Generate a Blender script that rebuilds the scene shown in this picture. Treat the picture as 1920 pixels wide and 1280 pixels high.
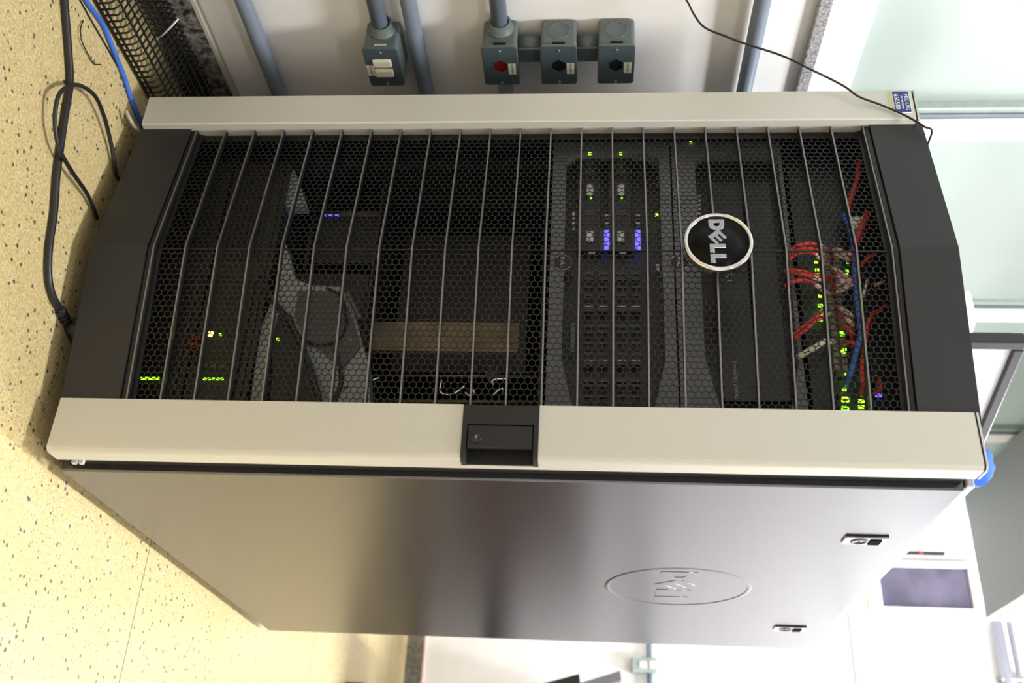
import bpy, bmesh, math, random
from mathutils import Vector, Matrix
random.seed(7)
for o in list(bpy.data.objects): bpy.data.objects.remove(o, do_unlink=True)
scn = bpy.context.scene
COL = scn.collection

# ------------------------------------------------------------------ camera
CAM = Vector((1.0525, -1.1335, 0.7368)); YAW, PITCH, ROLL, FPX = -0.49738, -0.07832, 0.01092, 1822.0
_f = Vector((math.sin(YAW)*math.cos(PITCH), math.cos(YAW)*math.cos(PITCH), math.sin(PITCH)))
_r = _f.cross(Vector((0, 0, 1))).normalized(); _u = _r.cross(_f)
RV = math.cos(ROLL)*_r + math.sin(ROLL)*_u
UV = -math.sin(ROLL)*_r + math.cos(ROLL)*_u
cd = bpy.data.cameras.new('camera'); cam = bpy.data.objects.new('camera', cd); COL.objects.link(cam)
# the photograph was taken with the camera turned on its side: picture right is world up
m = Matrix((UV, -RV, -_f)).transposed().to_4x4(); m.translation = CAM
cam.matrix_world = m
cd.sensor_fit = 'HORIZONTAL'; cd.sensor_width = 36.0; cd.lens = FPX*36.0/1920.0
cd.clip_start = 0.02; cd.clip_end = 60
cd.dof.use_dof = True; cd.dof.focus_distance = 1.42; cd.dof.aperture_fstop = 4.5
scn.camera = cam
def at(px, py, ax, val):
    """world point on the plane axis=val that shows at photo pixel (px,py)"""
    d = _f + UV*((px-960)/FPX) + RV*((py-640)/FPX)
    t = (val-CAM[ax])/d[ax]
    return CAM + d*t

# ------------------------------------------------------------------ world, lights, exposure
w = bpy.data.worlds.new('sky'); scn.world = w; w.use_nodes = True
bg = w.node_tree.nodes['Background']; bg.inputs[0].default_value = (0.86, 0.95, 1.0, 1); bg.inputs[1].default_value = 1.15
cy = scn.cycles; cy.max_bounces = 6; cy.diffuse_bounces = 3; cy.glossy_bounces = 3; cy.transmission_bounces = 3; cy.transparent_max_bounces = 4
scn.view_settings.view_transform = 'Standard'; scn.view_settings.look = 'None'
scn.view_settings.exposure = 0.2; scn.view_settings.gamma = 1.0; scn.view_settings.use_curve_mapping = False
def area(name, loc, sx, sy, power, col=(1, .985, .96), rot=(0, 0, 0)):
    l = bpy.data.lights.new(name, 'AREA'); l.shape = 'RECTANGLE'; l.size = sx; l.size_y = sy; l.energy = power; l.color = col
    o = bpy.data.objects.new(name, l); COL.objects.link(o); o.location = loc; o.rotation_euler = rot
    return o
ROOM_H = 2.95
LAMPS = [((0.74, -0.26), 52, 'in front of the server rack'), ((2.6, -1.6), 17, 'added behind the photographer as front fill'), ((0.9, 2.30), 88, 'added close to the far wall to brighten it'), ((2.5, 2.2), 42, 'added over the desk to brighten the far wall')]  # last three are added fill: rack front, then far wall twice
for (lx, ly), pw, _ in LAMPS:
    near = ly < 1 and lx < 2
    area('tube_light', (lx, ly, ROOM_H-0.115), .40 if near else .16, .34 if near else 1.15, pw, (.95, .98, 1) if near else (.93, .96, 1))

# ------------------------------------------------------------------ materials
def lin(c):
    if isinstance(c, str):
        c = [int(c[i:i+2], 16)/255 for i in (0, 2, 4)]
    return tuple((x/12.92 if x <= .04045 else ((x+.055)/1.055)**2.4) for x in c)+(1,)
MATS = {}
def mat(name, col, rough=.5, metal=0., noise=None, bump=None, emit=None, spec=None, coat=None):
    if name in MATS: return MATS[name]
    M = bpy.data.materials.new(name); M.use_nodes = True; nt = M.node_tree; b = nt.nodes['Principled BSDF']
    c = lin(col)
    b.inputs['Base Color'].default_value = c; b.inputs['Roughness'].default_value = rough; b.inputs['Metallic'].default_value = metal
    if spec is not None: b.inputs['Specular IOR Level'].default_value = spec
    if coat: b.inputs['Coat Weight'].default_value = coat; b.inputs['Coat Roughness'].default_value = .25
    sc, amt = noise or (60, .06)
    tc = nt.nodes.new('ShaderNodeTexCoord'); n = nt.nodes.new('ShaderNodeTexNoise'); n.inputs['Scale'].default_value = sc; n.inputs['Detail'].default_value = 4
    r = nt.nodes.new('ShaderNodeValToRGB'); r.color_ramp.elements[0].position = .3; r.color_ramp.elements[1].position = .7
    r.color_ramp.elements[0].color = tuple(x*(1-amt) for x in c[:3])+(1,); r.color_ramp.elements[1].color = tuple(min(1, x*(1+amt)) for x in c[:3])+(1,)
    nt.links.new(tc.outputs['Object'], n.inputs['Vector']); nt.links.new(n.outputs['Fac'], r.inputs[0]); nt.links.new(r.outputs[0], b.inputs['Base Color'])
    if bump:
        n2 = nt.nodes.new('ShaderNodeTexNoise'); n2.inputs['Scale'].default_value = bump[0]; n2.inputs['Detail'].default_value = 2
        bp = nt.nodes.new('ShaderNodeBump'); bp.inputs['Strength'].default_value = bump[1]; bp.inputs['Distance'].default_value = .001
        nt.links.new(tc.outputs['Object'], n2.inputs['Vector']); nt.links.new(n2.outputs['Fac'], bp.inputs['Height']); nt.links.new(bp.outputs[0], b.inputs['Normal'])
    if emit:
        b.inputs['Emission Color'].default_value = lin(emit[0]); b.inputs['Emission Strength'].default_value = emit[1]
        M.cycles.emission_sampling = 'NONE'
    MATS[name] = M; return M

def terrazzo():
    M = bpy.data.materials.new('terrazzo'); M.use_nodes = True; nt = M.node_tree; b = nt.nodes['Principled BSDF']; L = nt.links
    tc = nt.nodes.new('ShaderNodeTexCoord')
    def vor(scale, rnd=1.0, feat='F1'):
        v = nt.nodes.new('ShaderNodeTexVoronoi'); v.inputs['Scale'].default_value = scale; v.inputs['Randomness'].default_value = rnd; v.feature = feat
        L.new(tc.outputs['Object'], v.inputs['Vector']); return v
    def math_(op, a, bb):
        n = nt.nodes.new('ShaderNodeMath'); n.operation = op
        for i, x in enumerate((a, bb)):
            if isinstance(x, (int, float)): n.inputs[i].default_value = x
            else: L.new(x, n.inputs[i])
        return n.outputs[0]
    def mix(fac, a, bb):
        n = nt.nodes.new('ShaderNodeMix'); n.data_type = 'RGBA'; L.new(fac, n.inputs[0])
        for i, x in ((6, a), (7, bb)):
            if isinstance(x, tuple): n.inputs[i].default_value = x
            else: L.new(x, n.inputs[i])
        return n.outputs[2]
    # cream matrix with pale marble grains
    v0 = vor(430); sep0 = nt.nodes.new('ShaderNodeSeparateColor'); L.new(v0.outputs['Color'], sep0.inputs[0])
    base = nt.nodes.new('ShaderNodeValToRGB'); e = base.color_ramp.elements
    e[0].position = 0; e[0].color = lin('bca873'); e[1].position = 1; e[1].color = lin('e2d3aa')
    x = base.color_ramp.elements.new(.5); x.color = lin('cdb986')
    L.new(sep0.outputs[0], base.inputs[0])
    ns = nt.nodes.new('ShaderNodeTexNoise'); ns.inputs['Scale'].default_value = 7; ns.inputs['Detail'].default_value = 5; L.new(tc.outputs['Object'], ns.inputs['Vector'])
    st = math_('MULTIPLY', ns.outputs['Fac'], .45)
    c1 = mix(st, base.outputs[0], lin('c0a56b'))
    # dark chips: irregular, scarce
    wob = nt.nodes.new('ShaderNodeTexNoise'); wob.inputs['Scale'].default_value = 180; L.new(tc.outputs['Object'], wob.inputs['Vector'])
    for sc, thr, rad, col in ((105, .80, .29, '625f55'), (210, .86, .32, '8a8576'), (60, .93, .17, '57544a')):
        v = vor(sc); sp = nt.nodes.new('ShaderNodeSeparateColor'); L.new(v.outputs['Color'], sp.inputs[0])
        d = math_('ADD', v.outputs['Distance'], math_('MULTIPLY', math_('SUBTRACT', wob.outputs['Fac'], .5), .5))
        chip = math_('MULTIPLY', math_('LESS_THAN', d, rad), math_('GREATER_THAN', sp.outputs[1], thr))
        c1 = mix(chip, c1, lin(col))
    L.new(c1, b.inputs['Base Color']); b.inputs['Roughness'].default_value = .34
    return M
def granite(name, dark, light, sc):
    M = bpy.data.materials.new(name); M.use_nodes = True; nt = M.node_tree; b = nt.nodes['Principled BSDF']; L = nt.links
    tc = nt.nodes.new('ShaderNodeTexCoord'); n = nt.nodes.new('ShaderNodeTexNoise'); n.inputs['Scale'].default_value = sc; n.inputs['Detail'].default_value = 8; n.inputs['Roughness'].default_value = .75
    r = nt.nodes.new('ShaderNodeValToRGB'); e = r.color_ramp.elements
    e[0].position = .42; e[0].color = lin(dark); e[1].position = .66; e[1].color = lin(light)
    L.new(tc.outputs['Object'], n.inputs['Vector']); L.new(n.outputs['Fac'], r.inputs[0]); L.new(r.outputs[0], b.inputs['Base Color'])
    b.inputs['Roughness'].default_value = .4
    return M
def frosted():
    M = bpy.data.materials.new('frosted_glass'); M.use_nodes = True; nt = M.node_tree; nt.nodes.clear(); L = nt.links
    o = nt.nodes.new('ShaderNodeOutputMaterial'); mx = nt.nodes.new('ShaderNodeMixShader'); mx2 = nt.nodes.new('ShaderNodeMixShader')
    t = nt.nodes.new('ShaderNodeBsdfTranslucent'); d = nt.nodes.new('ShaderNodeBsdfDiffuse'); g = nt.nodes.new('ShaderNodeBsdfGlossy')
    tc = nt.nodes.new('ShaderNodeTexCoord'); n = nt.nodes.new('ShaderNodeTexNoise'); n.inputs['Scale'].default_value = 2.2; n.inputs['Detail'].default_value = 3
    r = nt.nodes.new('ShaderNodeValToRGB'); r.color_ramp.elements[0].color = lin('c4cec8'); r.color_ramp.elements[1].color = lin('dbe2dd')
    L.new(tc.outputs['Object'], n.inputs['Vector']); L.new(n.outputs['Fac'], r.inputs[0])
    L.new(r.outputs[0], t.inputs[0]); L.new(r.outputs[0], d.inputs[0]); g.inputs['Roughness'].default_value = .25; g.inputs[0].default_value = (.8, .85, .82, 1)
    mx.inputs[0].default_value = .5; L.new(t.outputs[0], mx.inputs[1]); L.new(d.outputs[0], mx.inputs[2])
    mx2.inputs[0].default_value = .06; L.new(mx.outputs[0], mx2.inputs[1]); L.new(g.outputs[0], mx2.inputs[2]); L.new(mx2.outputs[0], o.inputs[0])
    return M
TERR = terrazzo(); GRAN = granite('dark_granite', '1b1b1e', 'a39f98', 60); GRAN2 = granite('speckled_granite', '6f6c70', 'd9d6d6', 240); FROST = frosted()
GRAN3 = granite('grey_granite', '5a5751', '8f8a82', 45)
WALL = mat('white_wall', 'efecea', .7, noise=(9, .03), bump=(120, .15))
CEIL = mat('ceiling_paint', 'f2f0ec', .8)
WHITEF = mat('white_frame', 'f2f2f0', .4)
STILE = mat('champagne_paint', 'cfcdc6', .42, .2, noise=(400, .02))
BLACK = mat('black_powder', '222226', .46, noise=(900, .12), bump=(900, .06))
BLACKD = mat('black_plastic', '131316', .45)
BARM = mat('bar_grey', '2f2f32', .4, .3)
MESHM = mat('mesh_black', '2a2a2c', .42, .2)
SIDE = mat('side_grey_metal', '6d6d74', .26, 1.0, noise=(700, .03), bump=(1200, .03))
CHROME = mat('chrome', 'e2e2e4', .12, 1.)
LOGOK = mat('badge_black', '050609', .3, spec=.15)
LOGOS = mat('letter_steel', 'a9aeb8', .3, .8)
PIPE = mat('conduit_grey', '76808f', .42)
BOXM = mat('outlet_grey', '5f6a6b', .38)
BOXD = mat('outlet_cover_grey', '48545a', .4)
PLUGW = mat('switch_white', 'e9e6d6', .35)
REDS = mat('red_socket', '7d1a1c', .4)
DARK = mat('dark_void', '050506', .7)
PAPER = mat('paper', 'f4f4f4', .8)
LABEL = mat('label_paper', 'd9d8cb', .7)
INK = mat('ink', '55554f', .7)
BLUEL = mat('tag_blue', '23367f', .4)
GLUE = mat('glue_yellow', 'd8d39a', .6)
CBLACK = mat('cable_black', '1e1e20', .38)
CBLUE = mat('cable_blue', '3f6fd0', .4)
CRED = mat('cable_red', 'd03428', .4)
CPINK = mat('cable_boot_white', 'd7b3ae', .5)
CWHITE = mat('cable_white', 'ded8c2', .4)
BEZG = mat('bezel_grey', '6b6e72', .5, noise=(300, .08))
GREYC = mat('grey_shell', '8f969a', .5)
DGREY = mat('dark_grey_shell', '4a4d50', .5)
TAN = mat('tan_panel', '75664c', .6, noise=(30, .35))
LEDG = mat('led_green', '3bff20', .4, emit=('9cff22', 3))
LEDG2 = mat('led_green_dim', '3bbf20', .4, emit=('7be81e', 1.6))
LEDB = mat('led_blue', '4a46ff', .4, emit=('5a55ff', 2.0))
LEDA = mat('led_amber', 'ffb040', .4, emit=('ffb050', 8))
REDL = mat('red_letter', 'a01510', .5, emit=None)
PORT = mat('port_beige', '8a8276', .5)
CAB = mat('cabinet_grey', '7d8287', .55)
CABW = mat('cabinet_white', 'dfe0e2', .5)
MONB = mat('monitor_black', '18191b', .4)
SCREEN = mat('screen_pale', 'd9d7de', .3)
DPANE = mat('dark_pane', '4f4a60', .15, noise=(9, .35))
BLUEC = mat('blue_cloth', '2f62c8', .8)
BROWN = mat('cardboard_brown', '8a6a44', .8)
CHAIRK = mat('chair_black', '1b1c1e', .6)
CHAIRG = mat('chair_grey', '77747c', .6)
WOODR = mat('red_wood', '6a504a', .5, noise=(12, .2))
STEEL = mat('steel', '9a9a98', .35, .9)
WIREK = mat('wire_black', '1d1b18', .45, .3)
LAMPM = mat('tube_glow', 'ffffff', .5, emit=('fff6e6', 9))

# ------------------------------------------------------------------ mesh helpers
class MB:
    def __init__(s): s.bm = bmesh.new()
    def box(s, x0, x1, y0, y1, z0, z1, bev=0, seg=2):
        vs = [s.bm.verts.new((x, y, z)) for x in (x0, x1) for y in (y0, y1) for z in (z0, z1)]
        fs = [s.bm.faces.new([vs[i] for i in f]) for f in ((0, 1, 3, 2), (4, 6, 7, 5), (0, 4, 5, 1), (2, 3, 7, 6), (0, 2, 6, 4), (1, 5, 7, 3))]
        if bev:
            es = list({e for f in fs for e in f.edges})
            bmesh.ops.bevel(s.bm, geom=es, offset=bev, segments=seg, affect='EDGES', profile=.5)
        return s
    def prism(s, poly, fn, a, b):
        """extrude closed 2-D outline between depths a and b; fn(u,v,d)->xyz"""
        A = [s.bm.verts.new(fn(u, v, a)) for u, v in poly]; B = [s.bm.verts.new(fn(u, v, b)) for u, v in poly]
        n = len(poly)
        s.bm.faces.new(A); s.bm.faces.new(B[::-1])
        for i in range(n): s.bm.faces.new((A[i], B[i], B[(i+1) % n], A[(i+1) % n]))
        return s
    def tube(s, pts, r, n=8, cap=True):
        pts = [Vector(p) for p in pts]; rings = []
        t0 = (pts[1]-pts[0]).normalized(); up = Vector((0, 0, 1)) if abs(t0.z) < .9 else Vector((1, 0, 0))
        nrm = t0.cross(up).normalized()
        for i, p in enumerate(pts):
            t = (pts[min(i+1, len(pts)-1)]-pts[max(i-1, 0)]).normalized()
            nrm = (nrm - t*nrm.dot(t)).normalized(); bn = t.cross(nrm)
            rr = r[i] if isinstance(r, (list, tuple)) else r
            rings.append([s.bm.verts.new(p + (nrm*math.cos(2*math.pi*k/n) + bn*math.sin(2*math.pi*k/n))*rr) for k in range(n)])
        for a, b in zip(rings, rings[1:]):
            for k in range(n):
                f = s.bm.faces.new((a[k], a[(k+1) % n], b[(k+1) % n], b[k])); f.smooth = True
        if cap: s.bm.faces.new(rings[0][::-1]); s.bm.faces.new(rings[-1])
        return s
    def lathe(s, prof, org, ax, n=32):
        """profile (radius, height) swept about axis ax through org; closed where radius is 0"""
        org = Vector(org); ax = Vector(ax).normalized(); e1 = ax.orthogonal().normalized(); e2 = ax.cross(e1)
        rings = []
        for r, h in prof:
            if r < 1e-6: rings.append([s.bm.verts.new(org+ax*h)])
            else: rings.append([s.bm.verts.new(org+ax*h+(e1*math.cos(2*math.pi*k/n)+e2*math.sin(2*math.pi*k/n))*r) for k in range(n)])
        for a, b in zip(rings, rings[1:]):
            for k in range(n):
                k2 = (k+1) % n
                if len(a) == 1 and len(b) == 1: continue
                if len(a) == 1: f = s.bm.faces.new((a[0], b[k], b[k2]))
                elif len(b) == 1: f = s.bm.faces.new((a[k], b[0], a[k2]))
                else: f = s.bm.faces.new((a[k], b[k], b[k2], a[k2]))
                f.smooth = True
        return s
    def mesh(s, name):
        bmesh.ops.recalc_face_normals(s.bm, faces=s.bm.faces[:])
        me = bpy.data.meshes.new(name); s.bm.to_mesh(me); s.bm.free(); return me
    def build(s, name, material, parent=None):
        me = s.mesh(name); me.materials.append(material); return link(name, me, parent)
def link(name, me, parent=None):
    o = bpy.data.objects.new(name, me); COL.objects.link(o)
    if parent is not None:
        o.parent = parent; o.matrix_parent_inverse = parent_world(parent).inverted()
    return o
def parent_world(p):
    M = Matrix.Translation(p.location) @ p.rotation_euler.to_matrix().to_4x4()
    return (parent_world(p.parent) @ p.matrix_parent_inverse @ M) if p.parent else M
def tag(o, label, cat, group=None, kind=None):
    o['label'] = label; o['category'] = cat
    if group: o['group'] = group
    if kind: o['kind'] = kind
    return o
def struct(o, label, cat='structure'):
    o['kind'] = 'structure'; o['label'] = label; o['category'] = cat; return o
def thing(name, loc, label, cat, group=None):
    o = bpy.data.objects.new(name, None); o.empty_display_size = .05; COL.objects.link(o); o.location = loc
    return tag(o, label, cat, group)
def smooth(pts, k=8):
    pts = [Vector(p) for p in pts]; P = [2*pts[0]-pts[1]]+pts+[2*pts[-1]-pts[-2]]; out = []
    for i in range(1, len(P)-2):
        a, b, c, d = P[i-1:i+3]
        for j in range(k):
            t = j/k
            out.append(.5*((2*b)+(c-a)*t+(2*a-5*b+4*c-d)*t*t+(3*b-a-3*c+d)*t**3))
    out.append(pts[-1]); return out
FRONT = Matrix(((1, 0, 0), (0, 0, -1), (0, 1, 0))).to_4x4()      # local x->X, y->Z, z->-Y
SIDEM = Matrix(((0, 0, 1), (1, 0, 0), (0, 1, 0))).to_4x4()       # local x->Y, y->Z, z->+X
def curve_mesh(cu, M):
    o = bpy.data.objects.new('tmp', cu); COL.objects.link(o)
    dg = bpy.context.evaluated_depsgraph_get(); me = bpy.data.meshes.new_from_object(o.evaluated_get(dg)); 
    bpy.data.objects.remove(o, do_unlink=True); bpy.data.curves.remove(cu)
    me.transform(M); me.materials.clear(); return me
def plate(name, outlines, thick, M, material, parent=None, bevel=0):
    """flat plate with holes: first outline outer, the others cut out; M maps local xy to world"""
    cu = bpy.data.curves.new(name, 'CURVE'); cu.dimensions = '2D'; cu.fill_mode = 'BOTH'; cu.extrude = thick/2; cu.bevel_depth = bevel; cu.bevel_resolution = 1
    for ol in outlines:
        sp = cu.splines.new('POLY'); sp.points.add(len(ol)-1); sp.use_cyclic_u = True
        for p, (x, y) in zip(sp.points, ol): p.co = (x, y, 0, 1)
    me = curve_mesh(cu, M); me.name = name; me.materials.append(material); return link(name, me, parent)
def text(name, body, size, M, material, parent=None, thick=.0004, align='CENTER', spacing=1.0, sx=1.0):
    cu = bpy.data.curves.new(name, 'FONT'); cu.body = body; cu.size = size; cu.extrude = thick/2; cu.align_x = align; cu.align_y = 'CENTER'; cu.space_character = spacing
    cu.resolution_u = 3
    me = curve_mesh(cu, M @ Matrix.Diagonal((sx, 1, 1, 1))); me.name = name; me.materials.append(material); return link(name, me, parent)
def circle(cx, cy, r, n=40, ry=None): return [(cx+r*math.cos(2*math.pi*k/n), cy+(ry or r)*math.sin(2*math.pi*k/n)) for k in range(n)]
def rect(x0, x1, y0, y1): return [(x0, y0), (x1, y0), (x1, y1), (x0, y1)]
def T(x, y, z): return Matrix.Translation((x, y, z))
def rrect(x0, x1, y0, y1, r, n=5):
    out = []
    for cx, cy, a in ((x1-r, y0+r, -90), (x1-r, y1-r, 0), (x0+r, y1-r, 90), (x0+r, y0+r, 180)):
        for k in range(n+1):
            t = math.radians(a+90*k/n); out.append((cx+r*math.cos(t), cy+r*math.sin(t)))
    return out
# the slanted-E lettering, unit height, baseline 0
def logo_letters():
    L = []
    d_out = [(0, 0), (.40, 0), (.60, .04), (.76, .17), (.82, .36), (.82, .64), (.76, .83), (.60, .96), (.40, 1), (0, 1)]
    d_in = [(.24, .28), (.40, .28), (.52, .36), (.56, .5), (.52, .64), (.40, .72), (.24, .72)]
    L.append([d_out, d_in])
    # E turned anticlockwise about its centre
    e = [(0, 0), (.82, 0), (.82, .20), (.28, .20), (.28, .40), (.82, .40), (.82, .60), (.28, .60), (.28, .80), (.82, .80), (.82, 1.0), (0, 1.0)]
    a = math.radians(40); c, s = math.cos(a), math.sin(a); out = []
    for x, y in e:
        x = (x-.41)*.98; y = (y-.5)*.86
        out.append((1.37+x*c-y*s, .50+x*s+y*c))
    L.append([out])
    for x0 in (1.93, 2.72):
        L.append([[(x0, 0), (x0+.66, 0), (x0+.66, .27), (x0+.27, .27), (x0+.27, 1), (x0, 1)]])
    return L, 3.38

# ------------------------------------------------------------------ room shell
XW, YF, XR, YB = -.17, 2.99, 4.2, -3.2
fl = MB().box(XW-.15, XR+.1, YB-.1, YF+.15, -.12, 0).build('floor', TERR); struct(fl, 'cream terrazzo floor with dark stone chips', 'floor')
for y in (.437, 1.55, -.68, -1.8, 2.66):
    MB().box(XW, XR, y-.0011, y+.0011, -.002, .0003).build('floor_joint', mat('joint', '77705c', .6), fl)
for x in (1.72, 2.84):
    MB().box(x-.0011, x+.0011, YB, YF, -.002, .0003).build('floor_joint', MATS['joint'], fl)
WZ0, WZ1, WY0, WY1 = 1.115, 2.30, -1.30, 2.45
wl = MB().box(XW-.15, XW, YB, YF+.15, 0, WZ0).box(XW-.15, XW, YB, YF+.15, WZ1, ROOM_H).box(XW-.15, XW, YB, WY0, WZ0, WZ1).box(XW-.15, XW, WY1, YF+.15, WZ0, WZ1).build('wall_left', WALL)
struct(wl, 'white painted wall with conduits behind the rack', 'wall')
struct(MB().box(XW-.15, XR+.1, YF, YF+.15, 0, ROOM_H).build('wall_back', WALL), 'white far wall behind the rack', 'wall')
struct(MB().box(XR, XR+.15, YB, YF, 0, ROOM_H).build('wall_right', WALL), 'white wall of the room across from the window', 'wall')
struct(MB().box(XW-.15, XR+.15, YB-.15, YB, 0, ROOM_H).build('wall_front', WALL), 'white wall behind the photographer', 'wall')
struct(MB().box(XW-.15, XR+.15, YB-.15, YF+.15, ROOM_H, ROOM_H+.1).build('ceiling', CEIL), 'white flat ceiling', 'ceiling')
b = MB().box(XW, XW+.014, YB, YF, 0, .088).build('baseboard_left', GRAN); struct(b, 'dark mottled granite skirting along the window wall', 'baseboard')
MB().box(XW, XW+.0145, YB, YF, .088, .094).build('skirting_top_edge', mat('pale_edge', 'b9b2a2', .7), b)
b = MB().box(XW+.014, XR, YF-.014, YF, 0, .072).build('baseboard_back', GRAN3); struct(b, 'grey granite skirting along the far wall', 'baseboard')
MB().box(XW+.014, XR, YF-.015, YF, .072, .079).build('skirting_top_edge', mat('pink_edge', 'e8cdbf', .7), b)

# window in the left wall
sill = MB().box(XW-.15, XW+.012, WY0-.03, WY1+.03, WZ0-.023, WZ0-.001, .002).build('trim_1', GRAN2); struct(sill, 'speckled grey granite window sill', 'sill')
win = MB().box(XW-.10, XW-.005, WY0, WY1, WZ0, WZ0+.075, .003).box(XW-.10, XW-.005, WY0, WY1, WZ1-.05, WZ1).box(XW-.10, XW-.005, WY0, WY0+.05, WZ0+.075, WZ1-.05).box(XW-.10, XW-.005, WY1-.05, WY1, WZ0+.075, WZ1-.05).build('window_1', WHITEF)
struct(win, 'white framed window with frosted pale green panes', 'window')
GX = XW-.03
edges = [WY0+.05, -.52, .285, .965, 1.72, WY1-.05]
for i, (y0, y1) in enumerate(zip(edges, edges[1:])):
    off = (-.012 if i % 2 else .0)
    MB().box(GX-.003+off, GX+.003+off, y0, y1, WZ0+.07, WZ1-.045).build('pane', FROST, win)
for y in edges[1:-1]:
    st = MB().box(GX-.02, GX+.016, y-.005, y+.055, WZ0+.07, WZ1-.045, .003).build('sash_stile', WHITEF, win)
    MB().box(GX-.018, GX+.008, y-.030, y-.005, WZ0+.07, WZ1-.045).build('sash_channel', mat('sash_green_grey', 'a9b6b0', .5), win)
    MB().box(GX-.018, GX+.012, y-.016, y-.005, WZ0+.07, WZ1-.045).build('sash_gasket', mat('sash_gasket_grey', '6f7a80', .5), win)

# far wall window, high in the corner
wb = thing('window_2', (-.045, YF, 1.93), 'small high window with a dark pane beside the corner', 'window'); wb['kind'] = 'structure'
MB().box(-.128, .042, YF-.012, YF-.006, 1.95, 2.315).build('pane', DPANE, wb)
for a in ((-.150, -.128, 1.90, 2.345), (.042, .075, 1.90, 2.345), (-.128, .042, 1.90, 1.95), (-.128, .042, 2.315, 2.345)):
    MB().box(a[0], a[1], YF-.03, YF-.001, a[2], a[3], .003).build('window_frame', WHITEF, wb)
tr = MB().box(.05, 1.6, YF-.010, YF, 1.815, 1.827).build('trim_2', mat('pale_line', 'b9bdb6', .6)); struct(tr, 'thin pale grey strip across the far wall', 'trim')
rl = thing('curtain_rail', (.5, YF, 2.4), 'pale grey double rail high on the far wall', 'rail')
for z, r in ((2.385, .022), (2.435, .012)):
    MB().tube([(.09, YF-.035, z), (1.9, YF-.035, z)], r, 12).build('rod', mat('rail_grey', '9a9cab', .4), rl)
for x in (.30, 1.6):
    MB().box(x, x+.02, YF-.05, YF, 2.36, 2.45, .003).build('bracket', STEEL, rl)
td = thing('wall_display', (XW, 2.90, 2.06), 'slim black wall display with a red light near the corner', 'display')
MB().box(XW, XW+.014, 2.878, 2.906, 2.02, 2.205, .004).build('body', BLACKD, td)
MB().box(XW+.006, XW+.012, 2.872, 2.879, 2.10, 2.112).build('indicator', mat('led_red', 'c03030', .4, emit=('ff3020', 1.5)), td)

# ceiling lamps: one above the rack front, the other three added for brightness
for (lx, ly), pw, where in LAMPS:
    hl = .62 if ly > 1 or lx > 2 else .22; hw = .12 if hl > .3 else .24; hs = .05 if hl > .3 else .12
    lp = thing('ceiling_lamp', (lx, ly, ROOM_H-.1), 'white fluorescent ceiling lamp '+where, 'lamp', 'ceiling lamps')
    MB().box(lx-hw, lx+hw, ly-hl, ly+hl, ROOM_H-.05, ROOM_H, .008).build('housing', WHITEF, lp)
    for s in (-1, 1):
        MB().tube([(lx+s*hs, ly-hl+.02, ROOM_H-.085), (lx+s*hs, ly+hl-.02, ROOM_H-.085)], .013, 10).build('tube', LAMPM, lp)
        for e in (.02-hl, hl-.02):
            MB().box(lx+s*hs-.012, lx+s*hs+.012, ly+e-.01, ly+e+.01, ROOM_H-.10, ROOM_H-.05).build('socket', WHITEF, lp)

# ------------------------------------------------------------------ server rack
W, ZB, ZT = .605, .036, 1.221
rack = thing('server_rack', (.30, .55, 0), 'tall black server rack with pale stiles, mesh door and grey side panels', 'server rack')
# side panels
D0, D1 = .0736, 1.08
sp = MB().box(W-.022, W, D0, D1, .0196, 1.2166, .0025).build('side_panel', SIDE, rack)
MB().box(0, .022, D0, D1, .0196, 1.2166, .0025).build('side_panel', SIDE, rack)
MB().box(.004, W-.004, D0-.004, D1, 1.2172, 1.228, .002).build('top_panel', mat('top_lilac_grey', 'b3b3c2', .4, .4), rack)
MB().box(.022, W-.022, D1-.02, D1-.004, .03, 1.21).build('back_panel', BLACK, rack)
MB().box(.022, W-.022, D0, D1, .05, .062).build('bottom_panel', BLACK, rack)
MB().box(.012, .045, .036, D0-.0005, .03, 1.216).box(W-.045, W-.010, .036, D0-.0005, .03, 1.212).box(.045, W-.045, .036, D0-.0005, .03, .075).box(.045, W-.045, .036, D0-.0005, 1.175, 1.216).build('front_frame', BLACKD, rack)
for x in (.055, W-.075):
    MB().box(x, x+.02, .085, .11, .07, 1.2).build('mounting_rail', BLACKD, rack)
for x in (.07, W-.07):
    for y in (.16, .98):
        c = MB().lathe([(0, -.012), (.024, -.012), (.026, -.008), (.026, .008), (.024, .012), (0, .012)], (x, y, .026), (1, 0, 0), 20).build('caster', BLACKD, rack)
        MB().box(x-.018, x+.018, y-.018, y+.018, .044, .056).build('caster_fork', STEEL, c)
# latches on the right side panel
def latch(yc, zc):
    l = plate('panel_latch', [rrect(-.0165, .0165, -.031, .029, .005)], .0035, T(W+.0012, yc, zc) @ SIDEM, mat('latch_silver', 'c6c7d0', .35, .5), rack)
    MB().box(W-.0004, W+.0024, yc-.0205, yc-.0160, zc-.030, zc+.030).build('latch_recess_shadow', BLACKD, l)  # dark strip stands in for the shadow in the latch recess
    MB().lathe([(.0085, 0), (.0125, 0), (.0125, .0016), (.0085, .0016), (.0085, 0)], (W+.0028, yc-.001, zc-.008), (1, 0, 0), 28).build('lock_ring', mat('latch_dark', '56565e', .4, .5), l)
    MB().box(W+.003, W+.0036, yc-.008, yc+.006, zc-.0095, zc-.0065).build('key_slot', BLACKD, l)
    plate('latch_button', [rrect(-.012, .012, -.0085, .0085, .003)], .0016, T(W+.0036, yc+.001, zc+.0145) @ SIDEM, mat('latch_black', '060607', .9, spec=.05), l)
latch(.288, 1.144); latch(.880, 1.144)
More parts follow.
